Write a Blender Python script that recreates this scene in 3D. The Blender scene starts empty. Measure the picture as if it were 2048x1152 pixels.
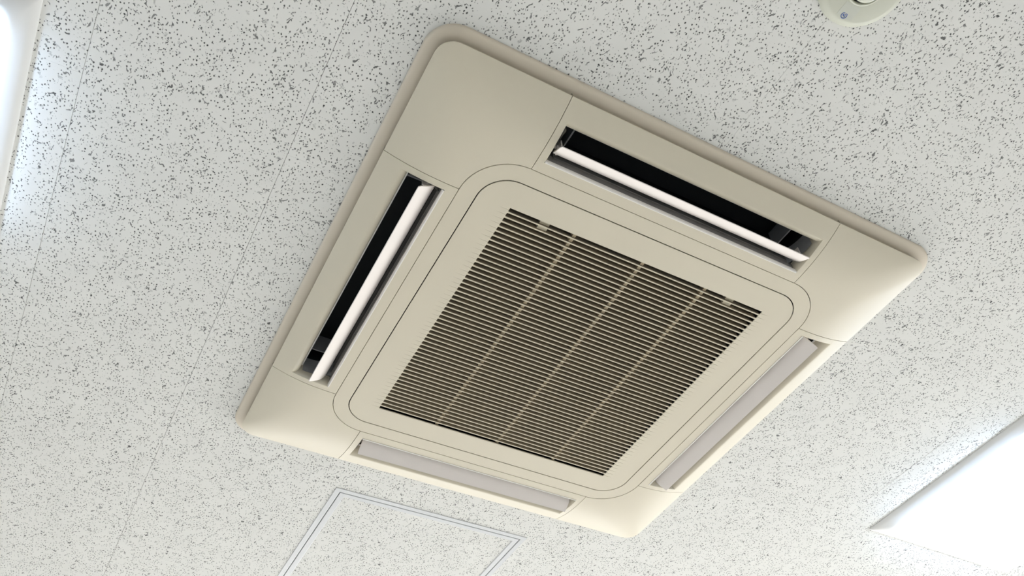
import bpy, math, random
from mathutils import Matrix, Vector

random.seed(7)
scene = bpy.context.scene
COL = scene.collection
H = 2.60                      # ceiling height

# ------------------------------------------------------------------ camera
cam_data = bpy.data.cameras.new('camera')
cam = bpy.data.objects.new('camera', cam_data)
COL.objects.link(cam)
rv = Vector((0.6965, -0.2250, 0.4582))
R = Matrix(((0.87760807, -0.47695188, -0.04817646),
            (0.32971819, 0.6735165, -0.66155986),
            (0.0, 0.0, 0.0)))
right = R[0].normalized()
down = (R[1] - right * R[1].dot(right)).normalized()
fwd = right.cross(down)
M = Matrix(((right.x, -down.x, -fwd.x, -0.6745),
            (right.y, -down.y, -fwd.y, -0.9369),
            (right.z, -down.z, -fwd.z, H - 1.1301),
            (0, 0, 0, 1)))
cam.matrix_world = M
cam_data.sensor_width = 36.0
cam_data.lens = 36.0 * 1751.0 / 2048.0
cam_data.clip_start = 0.01
scene.camera = cam

# ------------------------------------------------------------------ world / view
world = bpy.data.worlds.new('daylight')
scene.world = world
world.use_nodes = True
wn = world.node_tree.nodes
wn['Background'].inputs[0].default_value = (1.0, 1.0, 0.985, 1)
wn['Background'].inputs[1].default_value = 5.0
LAMP_STRENGTH = 27.0
vs = scene.view_settings
vs.view_transform = 'Standard'
vs.look = 'None'
vs.gamma = 1.0
vs.use_curve_mapping = False
vs.exposure = 0.13

# ------------------------------------------------------------------ helpers
def new_mat(name, col, rough=0.5, spec=0.5):
    m = bpy.data.materials.new(name)
    m.use_nodes = True
    b = m.node_tree.nodes['Principled BSDF']
    b.inputs['Base Color'].default_value = (*col, 1)
    b.inputs['Roughness'].default_value = rough
    b.inputs['Specular IOR Level'].default_value = spec
    return m

def N(nt, typ, **kw):
    n = nt.nodes.new(typ)
    for k, v in kw.items():
        setattr(n, k, v)
    return n

def math_node(nt, op, a, b=None, c=None, clamp=False):
    n = nt.nodes.new('ShaderNodeMath')
    n.operation = op
    n.use_clamp = clamp
    for i, v in enumerate((a, b, c)):
        if v is None:
            continue
        if isinstance(v, (int, float)):
            n.inputs[i].default_value = v
        else:
            nt.links.new(v, n.inputs[i])
    return n.outputs[0]

def add_fine_noise(m, amount=0.04, scale=60.0, bump=0.0, bscale=900.0):
    """very slight tone variation and moulded grain on a plain plastic"""
    nt = m.node_tree
    b = nt.nodes['Principled BSDF']
    base = tuple(b.inputs['Base Color'].default_value)
    tc = N(nt, 'ShaderNodeTexCoord')
    nz = N(nt, 'ShaderNodeTexNoise')
    nz.inputs['Scale'].default_value = scale
    nt.links.new(tc.outputs['Object'], nz.inputs['Vector'])
    mr = N(nt, 'ShaderNodeMapRange')
    mr.inputs['To Min'].default_value = 1 - amount
    mr.inputs['To Max'].default_value = 1 + amount
    nt.links.new(nz.outputs['Fac'], mr.inputs['Value'])
    mx = N(nt, 'ShaderNodeMix', data_type='RGBA', blend_type='MULTIPLY')
    mx.inputs['Factor'].default_value = 1.0
    mx.inputs['A'].default_value = base
    nt.links.new(mr.outputs['Result'], mx.inputs['B'])
    nt.links.new(mx.outputs['Result'], b.inputs['Base Color'])
    if bump > 0:
        n2 = N(nt, 'ShaderNodeTexNoise')
        n2.inputs['Scale'].default_value = bscale
        nt.links.new(tc.outputs['Object'], n2.inputs['Vector'])
        bp = N(nt, 'ShaderNodeBump')
        bp.inputs['Strength'].default_value = bump
        bp.inputs['Distance'].default_value = 0.0005
        nt.links.new(n2.outputs['Fac'], bp.inputs['Height'])
        nt.links.new(bp.outputs['Normal'], b.inputs['Normal'])
    return m

MAT = {}
MAT['cream'] = add_fine_noise(new_mat('cream_plastic', (0.645, 0.588, 0.468), 0.42, 0.4), 0.02, 8, 0.05)
MAT['flange'] = add_fine_noise(new_mat('flange_plastic', (0.68, 0.60, 0.485), 0.5, 0.4), 0.02, 8)
MAT['slat'] = add_fine_noise(new_mat('slat_plastic', (0.64, 0.575, 0.44), 0.5, 0.3), 0.04, 40)
MAT['slat_side'] = add_fine_noise(new_mat('slat_side_plastic', (0.34, 0.285, 0.205), 0.8, 0.2), 0.15, 60)
MAT['rib'] = add_fine_noise(new_mat('rib_plastic', (0.50, 0.41, 0.28), 0.5, 0.3), 0.06, 30)
MAT['flap'] = add_fine_noise(new_mat('flap_plastic', (0.79, 0.73, 0.69), 0.40, 0.4), 0.02, 20)
MAT['bead'] = new_mat('white_bead_plastic', (0.84, 0.81, 0.77), 0.3, 0.5)
MAT['liner'] = add_fine_noise(new_mat('grey_liner', (0.34, 0.34, 0.35), 0.6, 0.3), 0.1, 40)
MAT['inner'] = add_fine_noise(new_mat('dark_grey_liner', (0.24, 0.23, 0.22), 0.5, 0.3), 0.1, 40)
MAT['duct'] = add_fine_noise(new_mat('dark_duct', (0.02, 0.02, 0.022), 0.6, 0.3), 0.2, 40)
MAT['black'] = new_mat('black_foam', (0.006, 0.006, 0.007), 0.9, 0.1)
MAT['filter'] = add_fine_noise(new_mat('filter_mesh', (0.035, 0.03, 0.024), 0.9, 0.1), 0.3, 300)
MAT['white_metal'] = add_fine_noise(new_mat('painted_white_metal', (0.70, 0.70, 0.69), 0.4, 0.5), 0.02, 20)
MAT['hatch'] = add_fine_noise(new_mat('grey_white_frame_paint', (0.60, 0.61, 0.62), 0.4, 0.5), 0.02, 20)
MAT['gap'] = new_mat('gasket_grey', (0.05, 0.05, 0.055), 0.8, 0.2)
MAT['detector'] = add_fine_noise(new_mat('detector_plastic', (0.57, 0.575, 0.485), 0.45, 0.4), 0.02, 30)
MAT['sticker'] = new_mat('pale_sticker', (0.565, 0.575, 0.505), 0.35, 0.5)
MAT['blue'] = new_mat('blue_print', (0.05, 0.11, 0.36), 0.5, 0.3)
MAT['wall'] = add_fine_noise(new_mat('wall_paint', (0.78, 0.78, 0.765), 0.8, 0.2), 0.03, 4)
MAT['floor'] = add_fine_noise(new_mat('floor_vinyl', (0.60, 0.582, 0.54), 0.5, 0.3), 0.08, 3)
MAT['slab'] = add_fine_noise(new_mat('concrete_slab', (0.3, 0.3, 0.29), 0.9, 0.1), 0.1, 6)
MAT['alu'] = new_mat('window_aluminium', (0.5, 0.5, 0.5), 0.4, 0.5)

def emission_mat(name, col, strength):
    m = bpy.data.materials.new(name)
    m.use_nodes = True
    b = m.node_tree.nodes['Principled BSDF']
    b.inputs['Base Color'].default_value = (0.8, 0.8, 0.8, 1)
    b.inputs['Emission Color'].default_value = (*col, 1)
    b.inputs['Emission Strength'].default_value = strength
    return m
MAT['lamp'] = emission_mat('lamp_diffuser', (0.56, 0.74, 1.0), LAMP_STRENGTH)

def fissured_mat():
    """mineral-fibre board: white with clustered dark pin holes and short worm marks"""
    m = bpy.data.materials.new('fissured_mineral_board')
    m.use_nodes = True
    nt = m.node_tree
    L = nt.links.new
    b = nt.nodes['Principled BSDF']
    b.inputs['Roughness'].default_value = 0.9
    b.inputs['Specular IOR Level'].default_value = 0.15
    tc = N(nt, 'ShaderNodeTexCoord')
    oi = N(nt, 'ShaderNodeObjectInfo')
    off = N(nt, 'ShaderNodeVectorMath', operation='SCALE')
    comb = N(nt, 'ShaderNodeCombineXYZ')
    L(oi.outputs['Random'], comb.inputs[0])
    L(math_node(nt, 'FRACT', math_node(nt, 'MULTIPLY', oi.outputs['Random'], 91.7)), comb.inputs[1])
    L(comb.outputs[0], off.inputs[0])
    off.inputs['Scale'].default_value = 40.0
    add = N(nt, 'ShaderNodeVectorMath', operation='ADD')
    L(tc.outputs['Object'], add.inputs[0])
    L(off.outputs[0], add.inputs[1])
    P = add.outputs[0]

    def warp(src, scale, amp):
        nz = N(nt, 'ShaderNodeTexNoise')
        nz.noise_dimensions = '2D'
        nz.inputs['Scale'].default_value = scale
        nz.inputs['Detail'].default_value = 1.0
        L(src, nz.inputs['Vector'])
        s = N(nt, 'ShaderNodeVectorMath', operation='SUBTRACT')
        L(nz.outputs['Color'], s.inputs[0])
        s.inputs[1].default_value = (0.5, 0.5, 0.5)
        k = N(nt, 'ShaderNodeVectorMath', operation='SCALE')
        L(s.outputs[0], k.inputs[0])
        k.inputs['Scale'].default_value = amp
        a = N(nt, 'ShaderNodeVectorMath', operation='ADD')
        L(src, a.inputs[0])
        L(k.outputs[0], a.inputs[1])
        return a.outputs[0]

    def noise(src, scale, detail=1.0):
        nz = N(nt, 'ShaderNodeTexNoise')
        nz.noise_dimensions = '2D'
        nz.inputs['Scale'].default_value = scale
        nz.inputs['Detail'].default_value = detail
        L(src, nz.inputs['Vector'])
        return nz.outputs['Fac']

    def spots(src, sx, sy, r0, r1, keep, clump=None, soft=0.10, rot=0.0):
        """soft-edged spots; sx, sy cells per metre, r0..r1 radius in cells, keep = share of cells"""
        rt = N(nt, 'ShaderNodeMapping')
        rt.inputs['Rotation'].default_value = (0, 0, rot)
        L(src, rt.inputs['Vector'])
        mp = N(nt, 'ShaderNodeMapping')
        mp.inputs['Scale'].default_value = (sx, sy, 1)
        L(rt.outputs[0], mp.inputs['Vector'])
        v = N(nt, 'ShaderNodeTexVoronoi')
        v.voronoi_dimensions = '2D'
        v.inputs['Scale'].default_value = 1.0
        L(mp.outputs[0], v.inputs['Vector'])
        sep = N(nt, 'ShaderNodeSeparateColor')
        L(v.outputs['Color'], sep.inputs[0])
        lim = keep if clump is None else clump
        on = math_node(nt, 'LESS_THAN', sep.outputs[0], lim)
        rad = math_node(nt, 'MULTIPLY_ADD', sep.outputs[1], r1 - r0, r0)
        d = math_node(nt, 'SUBTRACT', rad, v.outputs['Distance'])
        e = math_node(nt, 'DIVIDE', d, soft, clamp=True)
        dep = math_node(nt, 'MULTIPLY_ADD', sep.outputs[2], 0.32, 0.68)
        return math_node(nt, 'MULTIPLY', math_node(nt, 'MULTIPLY', e, on), dep)

    Pw = warp(P, 330.0, 0.0016)
    def clump(scale, gain, level):
        return math_node(nt, 'MULTIPLY_ADD', math_node(nt, 'SUBTRACT', noise(P, scale), 0.5), gain, level)
    dots = spots(Pw, 192, 142, 0.155, 0.255, 0.5, clump(45.0, 3.2, 0.60), 0.08, 0.12)
    fine = spots(Pw, 230, 210, 0.10, 0.20, 0.3, clump(30.0, 2.0, 0.22), 0.08)
    Pa = warp(warp(P, 90.0, 0.012), 420.0, 0.0022)
    worm_a = spots(Pa, 215, 58, 0.15, 0.29, 0.1, clump(50.0, 1.0, 0.18), 0.10, -0.45)
    worm_b = spots(Pa, 205, 68, 0.15, 0.28, 0.1, clump(37.0, 0.9, 0.11), 0.10, 0.55)
    Pc = warp(warp(P, 140.0, 0.010), 500.0, 0.004)
    smear = spots(Pc, 120, 75, 0.10, 0.34, 0.1, clump(61.0, 0.9, 0.15), 0.30, 0.2)
    mask = math_node(nt, 'MAXIMUM', dots, math_node(nt, 'MULTIPLY', fine, 0.6))
    mask = math_node(nt, 'MAXIMUM', mask, math_node(nt, 'MULTIPLY', math_node(nt, 'MAXIMUM', worm_a, worm_b), 0.9))
    mask = math_node(nt, 'MAXIMUM', mask, math_node(nt, 'MULTIPLY', smear, 0.55))
    mx = N(nt, 'ShaderNodeMix', data_type='RGBA')
    L(mask, mx.inputs['Factor'])
    tone = N(nt, 'ShaderNodeMapRange')
    tone.inputs['To Min'].default_value = 0.95
    tone.inputs['To Max'].default_value = 1.03
    L(noise(P, 14.0, 3.0), tone.inputs['Value'])
    base = N(nt, 'ShaderNodeMix', data_type='RGBA', blend_type='MULTIPLY')
    base.inputs['Factor'].default_value = 1.0
    base.inputs['A'].default_value = (0.77, 0.765, 0.735, 1)
    L(tone.outputs['Result'], base.inputs['B'])
    L(base.outputs['Result'], mx.inputs['A'])
    mx.inputs['B'].default_value = (0.045, 0.045, 0.045, 1)
    L(mx.outputs['Result'], b.inputs['Base Color'])
    bp = N(nt, 'ShaderNodeBump')
    bp.invert = True
    bp.inputs['Strength'].default_value = 0.5
    bp.inputs['Distance'].default_value = 0.001
    L(mask, bp.inputs['Height'])
    L(bp.outputs['Normal'], b.inputs['Normal'])
    return m
MAT['board'] = fissured_mat()

class MB:
    def __init__(s):
        s.v = []; s.f = []
    def vert(s, p):
        s.v.append(tuple(p)); return len(s.v) - 1
    def face(s, *i):
        s.f.append(tuple(i))
    def box(s, x0, x1, y0, y1, z0, z1):
        b = [s.vert(p) for p in ((x0, y0, z0), (x1, y0, z0), (x1, y1, z0), (x0, y1, z0),
                                 (x0, y0, z1), (x1, y0, z1), (x1, y1, z1), (x0, y1, z1))]
        for q in ((0, 3, 2, 1), (4, 5, 6, 7), (0, 1, 5, 4), (1, 2, 6, 5), (2, 3, 7, 6), (3, 0, 4, 7)):
            s.face(*[b[k] for k in q])
    def loft(s, rings, closed=True, cap_first=False, cap_last=False):
        idx = [[s.vert(p) for p in r] for r in rings]
        n = len(rings[0])
        for a, b in zip(idx, idx[1:]):
            for k in range(n if closed else n - 1):
                k2 = (k + 1) % n
                s.face(a[k], a[k2], b[k2], b[k])
        if cap_first: s.face(*reversed(idx[0]))
        if cap_last: s.face(*idx[-1])
        return idx
    def mesh(s, name, mat, angle=35.0, flip_out=True):
        me = bpy.data.meshes.new(name)
        me.from_pydata(s.v, [], s.f)
        me.materials.append(mat)
        if flip_out:
            import bmesh
            bm = bmesh.new(); bm.from_mesh(me)
            bmesh.ops.remove_doubles(bm, verts=bm.verts, dist=1e-7)
            bmesh.ops.recalc_face_normals(bm, faces=bm.faces)
            bm.to_mesh(me); bm.free()
        for p in me.polygons: p.use_smooth = True
        me.set_sharp_from_angle(angle=math.radians(angle))
        return me
    def build(s, name, mat, parent=None, angle=35.0):
        return link(name, s.mesh(name, mat, angle), parent)

def planar_mesh(mb, name, mat):
    me = bpy.data.meshes.new(name)
    fs = []
    for f in mb.f:
        p = [Vector(mb.v[i]) for i in f]
        nn = Vector((0, 0, 0))
        for i in range(len(p)):
            nn += p[i].cross(p[(i + 1) % len(p)])
        fs.append(tuple(reversed(f)) if nn.z > 1e-9 else f)
    me.from_pydata(mb.v, [], fs)
    me.materials.append(mat)
    return me

def link(name, data, parent=None, rz=0.0, loc=(0, 0, 0)):
    o = bpy.data.objects.new(name, data)
    COL.objects.link(o)
    o.parent = parent
    o.location = loc
    o.rotation_euler = (0, 0, rz)
    return o

def tag(o, label=None, cat=None, group=None, kind=None):
    if label: o['label'] = label
    if cat: o['category'] = cat
    if group: o['group'] = group
    if kind: o['kind'] = kind
    return o

def thing(name, loc, label, cat, group=None):
    return tag(link(name, None, None, 0, loc), label, cat, group)

def rsq(L, Rr, z, n=8, L2=None):
    """rounded rectangle contour, half sizes L (x) and L2 (y)"""
    L2 = L if L2 is None else L2
    pts = []
    for cx, cy, a0 in ((L - Rr, L2 - Rr, 0), (-L + Rr, L2 - Rr, 90), (-L + Rr, -L2 + Rr, 180), (L - Rr, -L2 + Rr, 270)):
        for k in range(n + 1):
            a = math.radians(a0 + 90.0 * k / n)
            pts.append((cx + Rr * math.cos(a), cy + Rr * math.sin(a), z))
    return pts

# ------------------------------------------------------------------ room shell
X0, X1, Y0, Y1 = -3.2, 3.2, -2.8, 3.4
TOP = H + 0.36

def struct(name, mb, mat, label, cat):
    return tag(mb.build(name, mat), label, cat, kind='structure')

mb = MB(); mb.box(X0 - .15, X1 + .15, Y0 - .15, Y1 + .15, -0.1, 0.0)
struct('floor', mb, MAT['floor'], 'pale beige vinyl office floor below the ceiling', 'floor')
mb = MB(); mb.box(X0 - .15, X0, Y0 - .15, Y1 + .15, 0, TOP)
struct('wall_left', mb, MAT['wall'], 'plain off-white wall nearest the long ceiling joints', 'wall')
VY0, VY1 = -0.6, 3.0  # opening for the added side window
mb = MB()
mb.box(X1, X1 + .15, Y0 - .15, Y1 + .15, 0, 0.75)
mb.box(X1, X1 + .15, Y0 - .15, Y1 + .15, 2.35, TOP)
mb.box(X1, X1 + .15, Y0 - .15, VY0, 0.75, 2.35)
mb.box(X1, X1 + .15, VY1, Y1 + .15, 0.75, 2.35)
struct('wall_right', mb, MAT['wall'], 'off-white side wall with an added two-pane window', 'wall')
mb = MB(); mb.box(X0, X1, Y0 - .15, Y0, 0, TOP)
struct('wall_back', mb, MAT['wall'], 'plain off-white wall opposite the wide window', 'wall')
WX0, WX1, WZ0, WZ1 = -0.8, 2.9, 0.75, 2.35
mb = MB()
mb.box(X0, X1, Y1, Y1 + .15, 0, WZ0)
mb.box(X0, X1, Y1, Y1 + .15, WZ1, TOP)
mb.box(X0, WX0, Y1, Y1 + .15, WZ0, WZ1)
mb.box(WX1, X1, Y1, Y1 + .15, WZ0, WZ1)
struct('wall_front', mb, MAT['wall'], 'off-white wall with a wide window beyond the hatch', 'wall')
mb = MB()
for x in (WX0, WX0 + 1.22, WX0 + 2.43, WX1 - .05):
    mb.box(x, x + .05, Y1 + .04, Y1 + .10, WZ0, WZ1)
mb.box(WX0, WX1, Y1 + .04, Y1 + .10, WZ0, WZ0 + .05)
mb.box(WX0, WX1, Y1 + .04, Y1 + .10, WZ1 - .05, WZ1)
struct('window_1', mb, MAT['alu'], 'wide aluminium window frame in the far wall', 'window')

mb = MB()  # unseen window, added to throw more light on the unit's right slope
for y in (VY0, (VY0 + VY1) / 2 - .025, VY1 - .05):
    mb.box(X1 + .04, X1 + .10, y, y + .05, WZ0, WZ1)
mb.box(X1 + .04, X1 + .10, VY0, VY1, WZ0, WZ0 + .05)
mb.box(X1 + .04, X1 + .10, VY0, VY1, WZ1 - .05, WZ1)
struct('fill_window', mb, MAT['alu'], 'unseen two-pane aluminium window frame added for light in the side wall', 'window')

# ------------------------------------------------------------------ ceiling of mineral boards
mb = MB(); mb.box(X0, X1, Y0, Y1, TOP - .06, TOP)
ceiling = struct('ceiling', mb, MAT['slab'], 'white fissured mineral board ceiling with fine joints', 'ceiling')

LAMPS = [(-1.1735, -0.025), (1.2085, -0.025)]
LAMP_HALF = 0.2365
HATCH = (0.0175, 0.8085)
HATCH_HALF = 0.2325
holes = [(-0.44, 0.44, -0.44, 0.44)]
for lx, ly in LAMPS:
    holes.append((lx - .215, lx + .215, ly - .215, ly + .215))
holes.append((HATCH[0] - .225, HATCH[0] + .225, HATCH[1] - .225, HATCH[1] + .225))
BW, BL = 0.2928, 0.5856
JX, JY = -0.5794, -0.1700
nx0 = math.floor((X0 - JX) / BW); nx1 = math.ceil((X1 - JX) / BW)
def joint_w(k):
    if k == 0: return 0.00024
    if k == -1: return 0.00022
    return 0.00003
for i in range(nx0, nx1):
    xa = max(JX + i * BW, X0) + joint_w(i)
    xb = min(JX + (i + 1) * BW, X1) - joint_w(i + 1)
    if xb - xa < 0.01: continue
    stag = 0.0 if i % 2 == 0 else BL / 2
    ny0 = math.floor((Y0 - JY - stag) / BL); ny1 = math.ceil((Y1 - JY - stag) / BL)
    for j in range(ny0, ny1):
        ya = max(JY + stag + j * BL, Y0) + 0.00005
        yb = min(JY + stag + (j + 1) * BL, Y1) - 0.00005
        if yb - ya < 0.01: continue
        xs = sorted({xa, xb} | {v for h in holes for v in h[:2] if xa < v < xb})
        ys = sorted({ya, yb} | {v for h in holes for v in h[2:] if ya < v < yb})
        mb = MB(); ch = 0.00006
        cells = []
        for a, b2 in zip(xs, xs[1:]):
            for c, d in zip(ys, ys[1:]):
                mx, my = (a + b2) / 2, (c + d) / 2
                if any(h[0] < mx < h[1] and h[2] < my < h[3] for h in holes): continue
                cells.append((a, b2, c, d))
        if not cells: continue
        cx, cy = (xa + xb) / 2, (ya + yb) / 2
        dz = random.uniform(-0.00015, 0.00015)
        for a, b2, c, d in cells:
            # small chamfer only on the board's own outer edges
            la = a + (ch if a == xa else 0); lb = b2 - (ch if b2 == xb else 0)
            lc = c + (ch if c == ya else 0); ld = d - (ch if d == yb else 0)
            mb.loft([[(la - cx, lc - cy, 0), (lb - cx, lc - cy, 0), (lb - cx, ld - cy, 0), (la - cx, ld - cy, 0)],
                     [(a - cx, c - cy, ch), (b2 - cx, c - cy, ch), (b2 - cx, d - cy, ch), (a - cx, d - cy, ch)],
                     [(a - cx, c - cy, .012), (b2 - cx, c - cy, .012), (b2 - cx, d - cy, .012), (a - cx, d - cy, .012)]],
                    cap_first=True, cap_last=True)
        link('ceiling_board', mb.mesh('ceiling_board', MAT['board'], 20), ceiling, 0, (cx, cy, H + dz))

# ------------------------------------------------------------------ the cassette air conditioner
AC = thing('air_conditioner', (0, 0, H), 'large square cream ceiling cassette air conditioner with four air outlets', 'air conditioner')
F = -0.0414                        # height of the flat face below the ceiling
SEAM = 0.2551                      # corner / side seam
def zr(r):
    t = max(0.0, (r - 0.335) / 0.123)
    return F + 0.0205 * t ** 2.3

# flange against the ceiling
mb = MB()
prof = [(.475, .047, .0005), (.475, .047, -.0035), (.4742, .0462, -.0052), (.4722, .0442, -.0064), (.4690, .041, -.0072),
        (.4630, .035, -.0082), (.4570, .029, -.0088), (.4480, .021, -.0088), (.4480, .021, .0005)]
mb.loft([rsq(a, r, z, 10) for a, r, z in prof])
mb.build('flange', MAT['flange'], AC, 40)

# dark body box behind the fascia
mb = MB()
mb.box(-.3335, .3335, -.3335, .3335, .020, .024)
for sx in (-1, 1):
    for sy in (-1, 1):
        x0, x1 = sorted((sx * .262, sx * .446)); y0, y1 = sorted((sy * .262, sy * .446))
        mb.box(x0, x1, y0, y1, -.010, -.006)
mb.build('body_plate', MAT['black'], AC)

# four corner covers
def corner_mesh():
    mb = MB()
    a = SEAM + 0.0005
    K = 14
    ss = [0, .08, .16, .25, .34, .43, .52, .61, .69, .77, .84, .90, .95, 1.0]
    def ring(Lh, Rr, z):
        pts = [(a, Lh, z)]
        c = Lh - Rr
        m = 5
        for k in range(1, m):
            pts.append((a + (c - a) * k / m, Lh, z))
        for k in range(K + 1):
            t = math.radians(90 - 90.0 * k / K)
            pts.append((c + Rr * math.cos(t), c + Rr * math.sin(t), z))
        for k in range(m - 1, 0, -1):
            pts.append((Lh, a + (c - a) * k / m, z))
        pts.append((Lh, a, z))
        return pts
    rings = [ring(.3354, .0798 - .0005, F + .006), ring(.3354, .0798 - .0005, F + .0003)]
    for s in ss:
        Lh = .3357 + (.4575 - .3357) * s
        Rr = .0800 + (.0285 - .0800) * s
        Rr = min(Rr, Lh - a)
        rings.append(ring(Lh, Rr, zr(Lh)))
    for Lh, z in ((.4582, zr(.4582)), (.4580, zr(.458) + .0024), (.4500, zr(.458) + .0030), (.4480, -.0083)):
        rings.append(ring(Lh, .0285, z))
    idx = mb.loft(rings, closed=False)
    # skirts along both straight seams
    for e in (0, -1):
        col = [r[e] for r in rings]
        lo = [mb.vert(p) for p in col]
        up = [mb.vert((p[0], p[1], min(p[2] + .007, -.0083))) for p in col]
        for k in range(len(col) - 1):
            mb.face(lo[k], lo[k + 1], up[k + 1], up[k])
    return mb.mesh('corner_cover', MAT['cream'], 30)
cm = corner_mesh()
for k in range(4):
    link('corner_cover', cm, AC, k * math.pi / 2)

# four outlet panels with the opening, built for the -y side (r = -y)
OX = 0.2435
R_IN, R_OUT = 0.3535, 0.4250
def side_mesh():
    mb = MB()
    a = SEAM - 0.0005
    xs_all = [-a, -OX, OX, a]
    P3 = lambda x, r, z: (x, -r, z)
    def strip(x0, x1, rs, n=1):
        xs = [x0 + (x1 - x0) * k / n for k in range(n + 1)]
        rows = [[P3(x, r, z) for x in xs] for r, z in rs]
        mb.loft(rows, closed=False)
    inner = [(.3354, F + .006), (.3354, F + .0003), (.3357, F)] + [(r, zr(r)) for r in (.340, .345, .350)] + [(R_IN, zr(R_IN))]
    mid = [(r, zr(r)) for r in [R_IN + (R_OUT - R_IN) * k / 8 for k in range(9)]]
    outer = [(r, zr(r)) for r in (R_OUT, .429, .434, .439, .444, .449, .453, .456, .4575)] + \
            [(.4582, zr(.4582)), (.4580, zr(.458) + .0024), (.4500, zr(.458) + .0030), (.4480, -.0083)]
    for x0, x1 in zip(xs_all, xs_all[1:]):
        strip(x0, x1, inner)
        strip(x0, x1, outer)
    strip(-a, -OX, mid); strip(OX, a, mid)
    # throat: outer fillet, inner short wall, end fillets (mitred loop)
    def zc(r, d):       # depth d measured up from the local face
        return zr(r) + d
    # loops: (outer r, inner r, half length, height rule)
    steps = [(R_OUT, R_IN, OX, 0.0), (.4225, .3536, .2432, .0002), (.4195, .3537, .2425, .0012), (.4165, .3540, .2415, .0033),
             (.4140, .3543, .2405, .0065), (.4122, .3545, .2397, .0105), (.4110, .3546, .2391, .0150), (.4105, .3547, .2388, .0190)]
    loops = []
    for ro, ri, ox, d in steps:
        n = 8
        pts = []
        for k in range(n + 1):
            r = ri + (ro - ri) * k / n
            rr = R_IN + (R_OUT - R_IN) * k / n
            pts.append(P3(-ox, r, zr(rr) + d))
        for k in range(n, -1, -1):
            r = ri + (ro - ri) * k / n
            rr = R_IN + (R_OUT - R_IN) * k / n
            pts.append(P3(ox, r, zr(rr) + d))
        loops.append(pts)
    # a thin return lip at the top of the throat
    last = loops[-1]
    cxr = (.4105 + .3547) / 2
    lip = []
    for p in last:
        lip.append((p[0] * 0.9965, -(cxr + (-p[1] - cxr) * 0.955), p[2] + .0004))
    loops.append(lip)
    loops.append([(p[0], p[1], p[2] + .0012) for p in lip])
    mb.loft(loops)
    # skirts at both seams
    for x in (-a, a):
        rs = inner + mid[1:] + outer[1:]
        lo = [mb.vert(P3(x, r, z)) for r, z in rs]
        up = [mb.vert(P3(x, r, min(z + .007, -.0083))) for r, z in rs]
        for k in range(len(rs) - 1):
            mb.face(lo[k], lo[k + 1], up[k + 1], up[k])
    return mb.mesh('outlet_panel', MAT['cream'], 32)

def bead_mesh():
    """white bead along the inner edge of the opening"""
    mb = MB()
    sec = [(.3533, F + .0002), (.3536, F - .0006), (.3545, F - .0009), (.3556, F - .0004), (.3563, F + .0010), (.3566, F + .0035), (.3566, F + .0060), (.3540, F + .0060)]
    mb.loft([[(x, -r, z) for r, z in sec] for x in (-.2425, .2425)], cap_first=True, cap_last=True)
    sec = [(.4106, -.0128), (.4083, -.0133), (.4079, -.0126), (.4079, -.0112), (.4106, -.0112)]
    mb.loft([[(x, -r, z) for r, z in sec] for x in (-.2380, .2380)], cap_first=True, cap_last=True)
    return mb.mesh('edge_bead', MAT['bead'], 50)

def duct_mesh():
    """dark air duct above the opening, open at the bottom"""
    mb = MB()
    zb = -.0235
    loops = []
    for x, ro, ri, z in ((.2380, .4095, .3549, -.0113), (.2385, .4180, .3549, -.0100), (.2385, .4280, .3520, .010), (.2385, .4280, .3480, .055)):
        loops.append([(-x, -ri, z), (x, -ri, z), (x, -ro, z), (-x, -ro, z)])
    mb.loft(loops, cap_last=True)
    return mb.mesh('air_duct', MAT['duct'], 30)

def end_liner_mesh(s):
    """grey curved liner at an end of the duct (rounded in plan)"""
    mb = MB()
    pts = []
    ro, ri = .4078, .3556
    for k in range(9):
        t = k / 8
        pts.append((.2375 - .0100 * (1 - t) ** 2.5 - .0015 * t ** 6, ri + (ro - ri) * t))
    rings = []
    for z in (-.0270, -.0100, .006):
        rings.append([(s * px, -r, z) for px, r in pts])
    mb.loft(rings, closed=False)
    return mb.mesh('end_liner', MAT['liner'], 40)

def inner_liner_mesh():
    mb = MB()
    mb.loft([[(-.2370, -r, z), (.2370, -r, z)] for r, z in ((.3562, -.0350), (.3562, -.0210), (.3570, -.0200), (.3570, -.0120), (.3560, -.0110), (.3556, .004))], closed=False)
    return mb.mesh('inner_liner', MAT['inner'], 30)

def flap_mesh():
    """curved blade; tip outside and low, root inside and high"""
    mb = MB()
    tip = Vector((.3930, -.0482)); root = Vector((.3622, -.0095))
    d = root - tip; n = Vector((-d.y, d.x)).normalized()
    if n.x > 0: n = -n                       # bulge towards the inner, lower side
    up = []; lo = []
    K = 10
    for k in range(K + 1):
        t = k / K
        c = tip + d * t + n * (0.0070 * math.sin(math.pi * t ** 1.25))
        th = 0.0006 + 0.0022 * math.sin(math.pi * min(1, .08 + .86 * t)) 
        up.append(c - n * th * .5); lo.append(c + n * th * .5)
    sec = lo + up[::-1]
    def ring(x0, shrink):
        out = []
        for k, p in enumerate(sec):
            t = (k if k <= K else 2 * K + 1 - k) / K
            e = 0.0
            if t < .06: e = .0008 * (1 - t / .06) ** 2     # rounded corner at the tip
            if t > .55: e = .006 * min(1, (t - .55) / .25)  # root side is shorter
            out.append((x0 - math.copysign(e, x0), -p.x, p.y))
        return out
    mid = lambda x: [(x, -p.x, p.y) for p in sec]
    mb.loft([ring(-.2370, 1), mid(-.225), mid(0), mid(.225), ring(.2370, 1)], cap_first=True, cap_last=True)
    return mb.mesh('louver_flap', MAT['flap'], 50)

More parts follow.
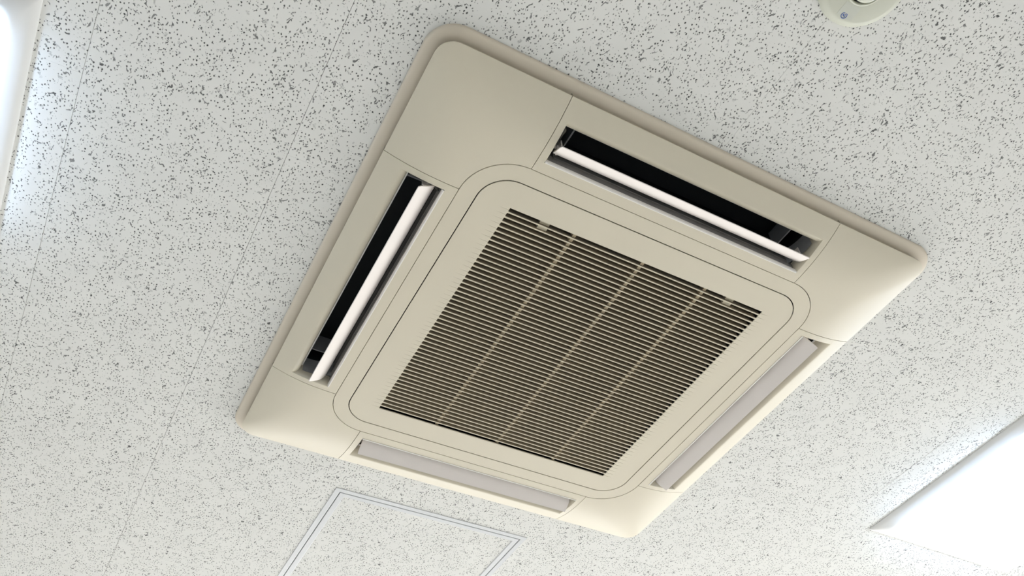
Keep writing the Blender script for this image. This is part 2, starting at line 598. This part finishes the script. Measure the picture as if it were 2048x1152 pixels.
def pivot_mesh(s):
    mb = MB()
    x0, x1 = sorted((s * .2290, s * .2392))
    # bracket plate and pin
    mb.box(*sorted((s * .2290, s * .2308)), -.385, -.366, -.0290, -.0150)
    rings = []
    for x in (x0, x1):
        rings.append([(x, -.3750 + .0032 * math.cos(k * math.pi / 5), -.0215 + .0032 * math.sin(k * math.pi / 5)) for k in range(10)])
    mb.loft(rings, cap_first=True, cap_last=True)
    return mb.mesh('pivot', MAT['flap'], 40)

def vane_mesh():
    """small upright guide vane inside the duct"""
    mb = MB()
    mb.loft([[(-.0010, -.4240, z), (.0010, -.4240, z), (.0013, -.3900, z), (.0010, -.3560, z), (-.0010, -.3560, z), (-.0013, -.3900, z)] for z in (.008, .045)],
            cap_first=True, cap_last=True)
    return mb.mesh('guide_vane', MAT['liner'], 40)

sm, bm_, dm, fm, vm = side_mesh(), bead_mesh(), duct_mesh(), flap_mesh(), vane_mesh()
ilm = inner_liner_mesh()
em = [end_liner_mesh(-1), end_liner_mesh(1)]
pm = [pivot_mesh(-1), pivot_mesh(1)]
for k in range(4):
    rz = k * math.pi / 2
    sp = link('outlet_panel', sm, AC, rz)
    tag(link('edge_bead', bm_, sp), 'bright white bead along the outlet edge')
    du = tag(link('air_duct', dm, AC, rz), 'dark air duct inside the outlet')
    for e in em: link('end_liner', e, du)
    link('inner_liner', ilm, du)
    for x in (-.212, .212):
        link('guide_vane', vm, du, 0, (x, 0, 0))
    fl = tag(link('louver_flap', fm, AC, rz), 'white curved louver flap')
    for e in pm: link('pivot', e, fl)

# surround ring between the two seams
mb = MB()
prof = [(.3068, .0508, F + .0030), (.3066, .0506, F + .0004), (.3070, .0510, F), (.3340, .0785, F), (.3345, .0790, F + .0004), (.3345, .0790, F + .008), (.3200, .0650, F + .009)]
mb.loft([rsq(a, r, z, 12) for a, r, z in prof])
mb.build('grille_surround', MAT['cream'], AC, 20)

# the hinged intake grille
NS = 52
SU, SV = 0.2490, 0.2582
PITCH = 0.5090 / (NS - 1)
GE = 0.2680
grille = None
mb = MB()
n = 12
outer = [rsq(a, r, z, n) for a, r, z in ((.3044, .0488, F + .0030), (.3050, .0494, F + .0004), (.3046, .0490, F), (.3030, .0474, F))]
mb.loft(outer)
# flat face between the rounded contour and the rectangle GE x SV
ring = outer[-1]
def to_rect(p):
    x, y = p[0], p[1]
    kx = GE / abs(x) if abs(x) > 1e-9 else 9e9
    ky = SV / abs(y) if abs(y) > 1e-9 else 9e9
    k = min(kx, ky)
    return (x * k, y * k, F)
rect = []
for ci, (cx, cy) in enumerate(((1, 1), (-1, 1), (-1, -1), (1, -1))):
    for k in range(n + 1):
        # walk around each rectangle corner
        t = k / n
        seq = {0: ((GE, SV - .03), (GE, SV), (GE - .03, SV)), 1: ((-GE + .03, SV), (-GE, SV), (-GE, SV - .03)),
               2: ((-GE, -SV + .03), (-GE, -SV), (-GE + .03, -SV)), 3: ((GE - .03, -SV), (GE, -SV), (GE, -SV + .03))}[ci]
        if t <= .5:
            u = t * 2; p, q = seq[0], seq[1]
        else:
            u = t * 2 - 1; p, q = seq[1], seq[2]
        rect.append((p[0] + (q[0] - p[0]) * u, p[1] + (q[1] - p[1]) * u, F))
mb.loft([ring, rect])
# side margins with a tapering groove beyond the end of every slot, plus slot end walls
for s in (-1, 1):
    yk = [-SV] + [(-(NS - 1) / 2 + k - .5) * PITCH for k in range(1, NS)] + [SV]
    gd, gw = .0006, .0010
    for k in range(NS):
        c = (-(NS - 1) / 2 + k) * PITCH
        y0, y1 = yk[k], yk[k + 1]
        A = [mb.vert((s * SU, y, z)) for y, z in ((y0, F), (c - gw, F), (c, F + gd), (c + gw, F), (y1, F))]
        B = [mb.vert((s * (GE - .0005), y, F)) for y in (y0, c, y1)]
        mb.face(A[0], A[1], B[1], B[0]); mb.face(A[1], A[2], B[1]); mb.face(A[2], A[3], B[1]); mb.face(A[3], A[4], B[2], B[1])
    # margin end strip out to GE
    mb.loft([[(s * (GE - .0005), -SV, F), (s * (GE - .0005), SV, F)], [(s * GE, -SV, F), (s * GE, SV, F)]], closed=False)
    a0 = [mb.vert(p) for p in ((s * SU, -SV, F + .0004), (s * SU, SV, F + .0004), (s * SU, SV, F + .0018), (s * SU, -SV, F + .0018))]
    mb.face(*a0)
    b0 = [mb.vert(p) for p in ((-SU, s * SV, F), (SU, s * SV, F), (SU, s * SV, F + .0022), (-SU, s * SV, F + .0022))]
    mb.face(*b0)
grille = link('intake_grille', planar_mesh(mb, 'intake_grille', MAT['cream']), AC)

# slats
mb = MB()
rows = []
for x, wf in ((-SU, 1.5), (-.2462, 1.22), (-.238, 1.08), (-.215, 1.0), (.215, 1.0), (.238, 1.08), (.2462, 1.22), (SU, 1.5)):
    w = 0.00130 * wf
    rows.append([(x, -w, F + .0005), (x, -w * .7, F), (x, w * .7, F), (x, w, F + .0005), (x, .0040, F + .019), (x, .0024, F + .019)])
mb.loft(rows, cap_first=True, cap_last=True)
slm = mb.mesh('slat', MAT['slat'], 30)
slm.materials.append(MAT['slat_side'])  # darker brown on the side faces of the slats
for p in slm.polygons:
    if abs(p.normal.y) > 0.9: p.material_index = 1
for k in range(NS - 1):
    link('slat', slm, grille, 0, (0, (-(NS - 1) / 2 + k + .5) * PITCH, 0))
# ribs behind the slats
for x in (-.1300, .0010, .1290):
    mb = MB()
    mb.loft([[(-.0030, -SV, z), (.0030, -SV, z), (.0030, SV, z), (-.0030, SV, z)] for z in (F + .0040, F + .020)], cap_first=True, cap_last=True)
    link('rib', mb.mesh('rib', MAT['rib'], 30), grille, 0, (x, 0, 0))
# latch tabs in the first two slots
for x in (-.1835, .1835):
    mb = MB()
    c0 = (-(NS - 1) / 2) * PITCH
    mb.box(-.0085, .0085, c0 - PITCH * .42, c0 + PITCH * .42, F + .0065, F + .016)
    mb.box(-.0085, .0085, c0 + PITCH * .6, c0 + PITCH * 1.42, F + .0045, F + .016)
    mb.box(-.0085, .0085, c0 + PITCH * .3, c0 + PITCH * .7, F + .006, F + .016)
    link('latch', mb.mesh('latch', MAT['slat'], 30), grille, 0, (x, 0, 0))
# air filter
mb = MB(); mb.box(-.262, .262, -.262, .262, F + .021, F + .024)
tag(mb.build('air_filter', MAT['filter'], grille), 'dark dusty air filter')

# ------------------------------------------------------------------ ceiling lamps
def dome_profile():
    return [(.2000, .022, -.0110), (.1995, .024, -.0160), (.1970, .030, -.0215), (.1910, .038, -.0265), (.1800, .048, -.0305), (.160, .058, -.0330), (.120, .060, -.0348), (.060, .040, -.0358)]
def lamp(lx, ly, label):
    t = thing('ceiling_lamp', (lx, ly, H), label, 'ceiling lamp', 'square ceiling lamps')
    mb = MB()
    prof = [(LAMP_HALF, .004, .0006), (LAMP_HALF, .004, -.0020), (LAMP_HALF - .001, .004, -.0032), (LAMP_HALF - .012, .008, -.0072),
            (.2080, .018, -.0122), (.2040, .020, -.0132), (.2015, .022, -.0126), (.2008, .022, .010), (.212, .02, .012), (.214, .01, .0006)]
    mb.loft([rsq(a, r, z, 8) for a, r, z in prof])
    mb.build('bezel', MAT['white_metal'], t, 30)
    mb = MB()
    mb.loft([rsq(a, r, z, 8) for a, r, z in dome_profile()], cap_last=True)
    tag(mb.build('diffuser', MAT['lamp'], t, 60), 'glowing white diffuser')
    mb = MB(); mb.box(-.21, .21, -.21, .21, .012, .06)
    mb.build('housing', MAT['white_metal'], t)
lamp(*LAMPS[0], 'lit square ceiling lamp beside the long fine ceiling joints')
lamp(*LAMPS[1], 'lit square ceiling lamp beside an outlet whose grey flap hides the opening')

# ------------------------------------------------------------------ access hatch
hatch = thing('access_hatch', (HATCH[0], HATCH[1], H), 'square ceiling access hatch with white metal frame and fissured board panel', 'access hatch')
def sq_frame(prof):
    mb = MB()
    mb.loft([[(a, a, z), (-a, a, z), (-a, -a, z), (a, -a, z)] for a, z in prof])
    return mb
sq_frame([(.2325, .0006), (.2325, -.0008), (.2318, -.0016), (.2215, -.0016), (.2205, -.0010), (.2205, .012), (.2240, .012), (.2240, .0006)]).build('outer_frame', MAT['hatch'], hatch, 30)
sq_frame([(.2188, .012), (.2188, -.0008), (.2180, -.0015), (.2075, -.0015), (.2062, -.0005), (.2050, .0010), (.2050, .012)]).build('inner_frame', MAT['hatch'], hatch, 30)
mb = MB(); mb.box(-.2056, .2056, -.2056, .2056, .0002, .012)
mb.build('hatch_board', MAT['board'], hatch)
mb = sq_frame([(.2206, .001), (.2206, .014), (.2186, .014), (.2186, .001)])
mb.build('gasket', MAT['gap'], hatch)

# ------------------------------------------------------------------ smoke detector
det = thing('smoke_detector', (.0150, -.7740, H), 'round pale smoke detector with a blue stamp and central dome', 'smoke detector')
def lathe(prof, n=64):
    mb = MB()
    mb.loft([[(r * math.cos(2 * math.pi * k / n), r * math.sin(2 * math.pi * k / n), z) for k in range(n)] for r, z in prof], cap_last=prof[-1][0] < .02 and True)
    return mb
lathe([(.0610, .0005), (.0615, -.0025), (.0608, -.0050), (.0585, -.0078), (.0550, -.0108), (.0528, -.0122), (.0512, -.0129), (.0500, -.0132), (.0300, -.0145), (.0265, -.0147),
       (.0255, -.0160), (.0245, -.0165), (.0235, -.0160), (.0228, -.0120)]).build('base', MAT['detector'], det, 40)
lathe([(.0232, -.0060), (.0205, -.0090), (.0190, -.0120), (.0190, -.0122)]).build('sensing_slot', MAT['gap'], det, 40)
lathe([(.0195, -.0100), (.0195, -.0200), (.0185, -.0225), (.0160, -.0240), (.0100, -.0247), (.0040, -.0250)]).build('dome', MAT['detector'], det, 40)
# certification stamp: blue ring with a small figure inside, on a pale film
SX, SY, SZ = .0000, .0448, -.01365
stamp = link('stamp', None, det, 0, (SX, SY, SZ))
def flat_ring(mb, r0, r1, z0, z1, n=32):
    mb.loft([[(r * math.cos(2 * math.pi * k / n), r * math.sin(2 * math.pi * k / n), z) for k in range(n)] for r, z in ((r0, z0), (r0, z1), (r1, z1), (r1, z0))])
mb = MB()
flat_ring(mb, .0036, .0046, .0003, -.00025)
mb.loft([[(-.0012 + .0011 * math.cos(k * math.pi / 6), -.0002 + .0011 * math.sin(k * math.pi / 6), z) for k in range(12)] for z in (.0003, -.00025)], cap_last=True)
mb.box(-.0006, .0022, .0006, .0012, -.00025, .0003)
mb.box(.0010, .0016, -.0024, .0018, -.00025, .0003)
mb.box(-.0022, .0012, -.0022, -.0016, -.00025, .0003)
o = mb.mesh('print', MAT['blue'], 30)
mb = MB(); mb.loft([[(-.011, .027, z0), (.014, .027, z0), (.014, .0475, z1), (-.011, .0475, z1)] for z0, z1 in ((-.0140, -.0130), (-.01475, -.0135))], cap_first=True, cap_last=True)
mb.build('film', MAT['sticker'], det)
bpy.data.objects.remove(stamp)
tag(link('stamp', o, det, 0, (SX, SY, SZ)), 'small blue round certification stamp')
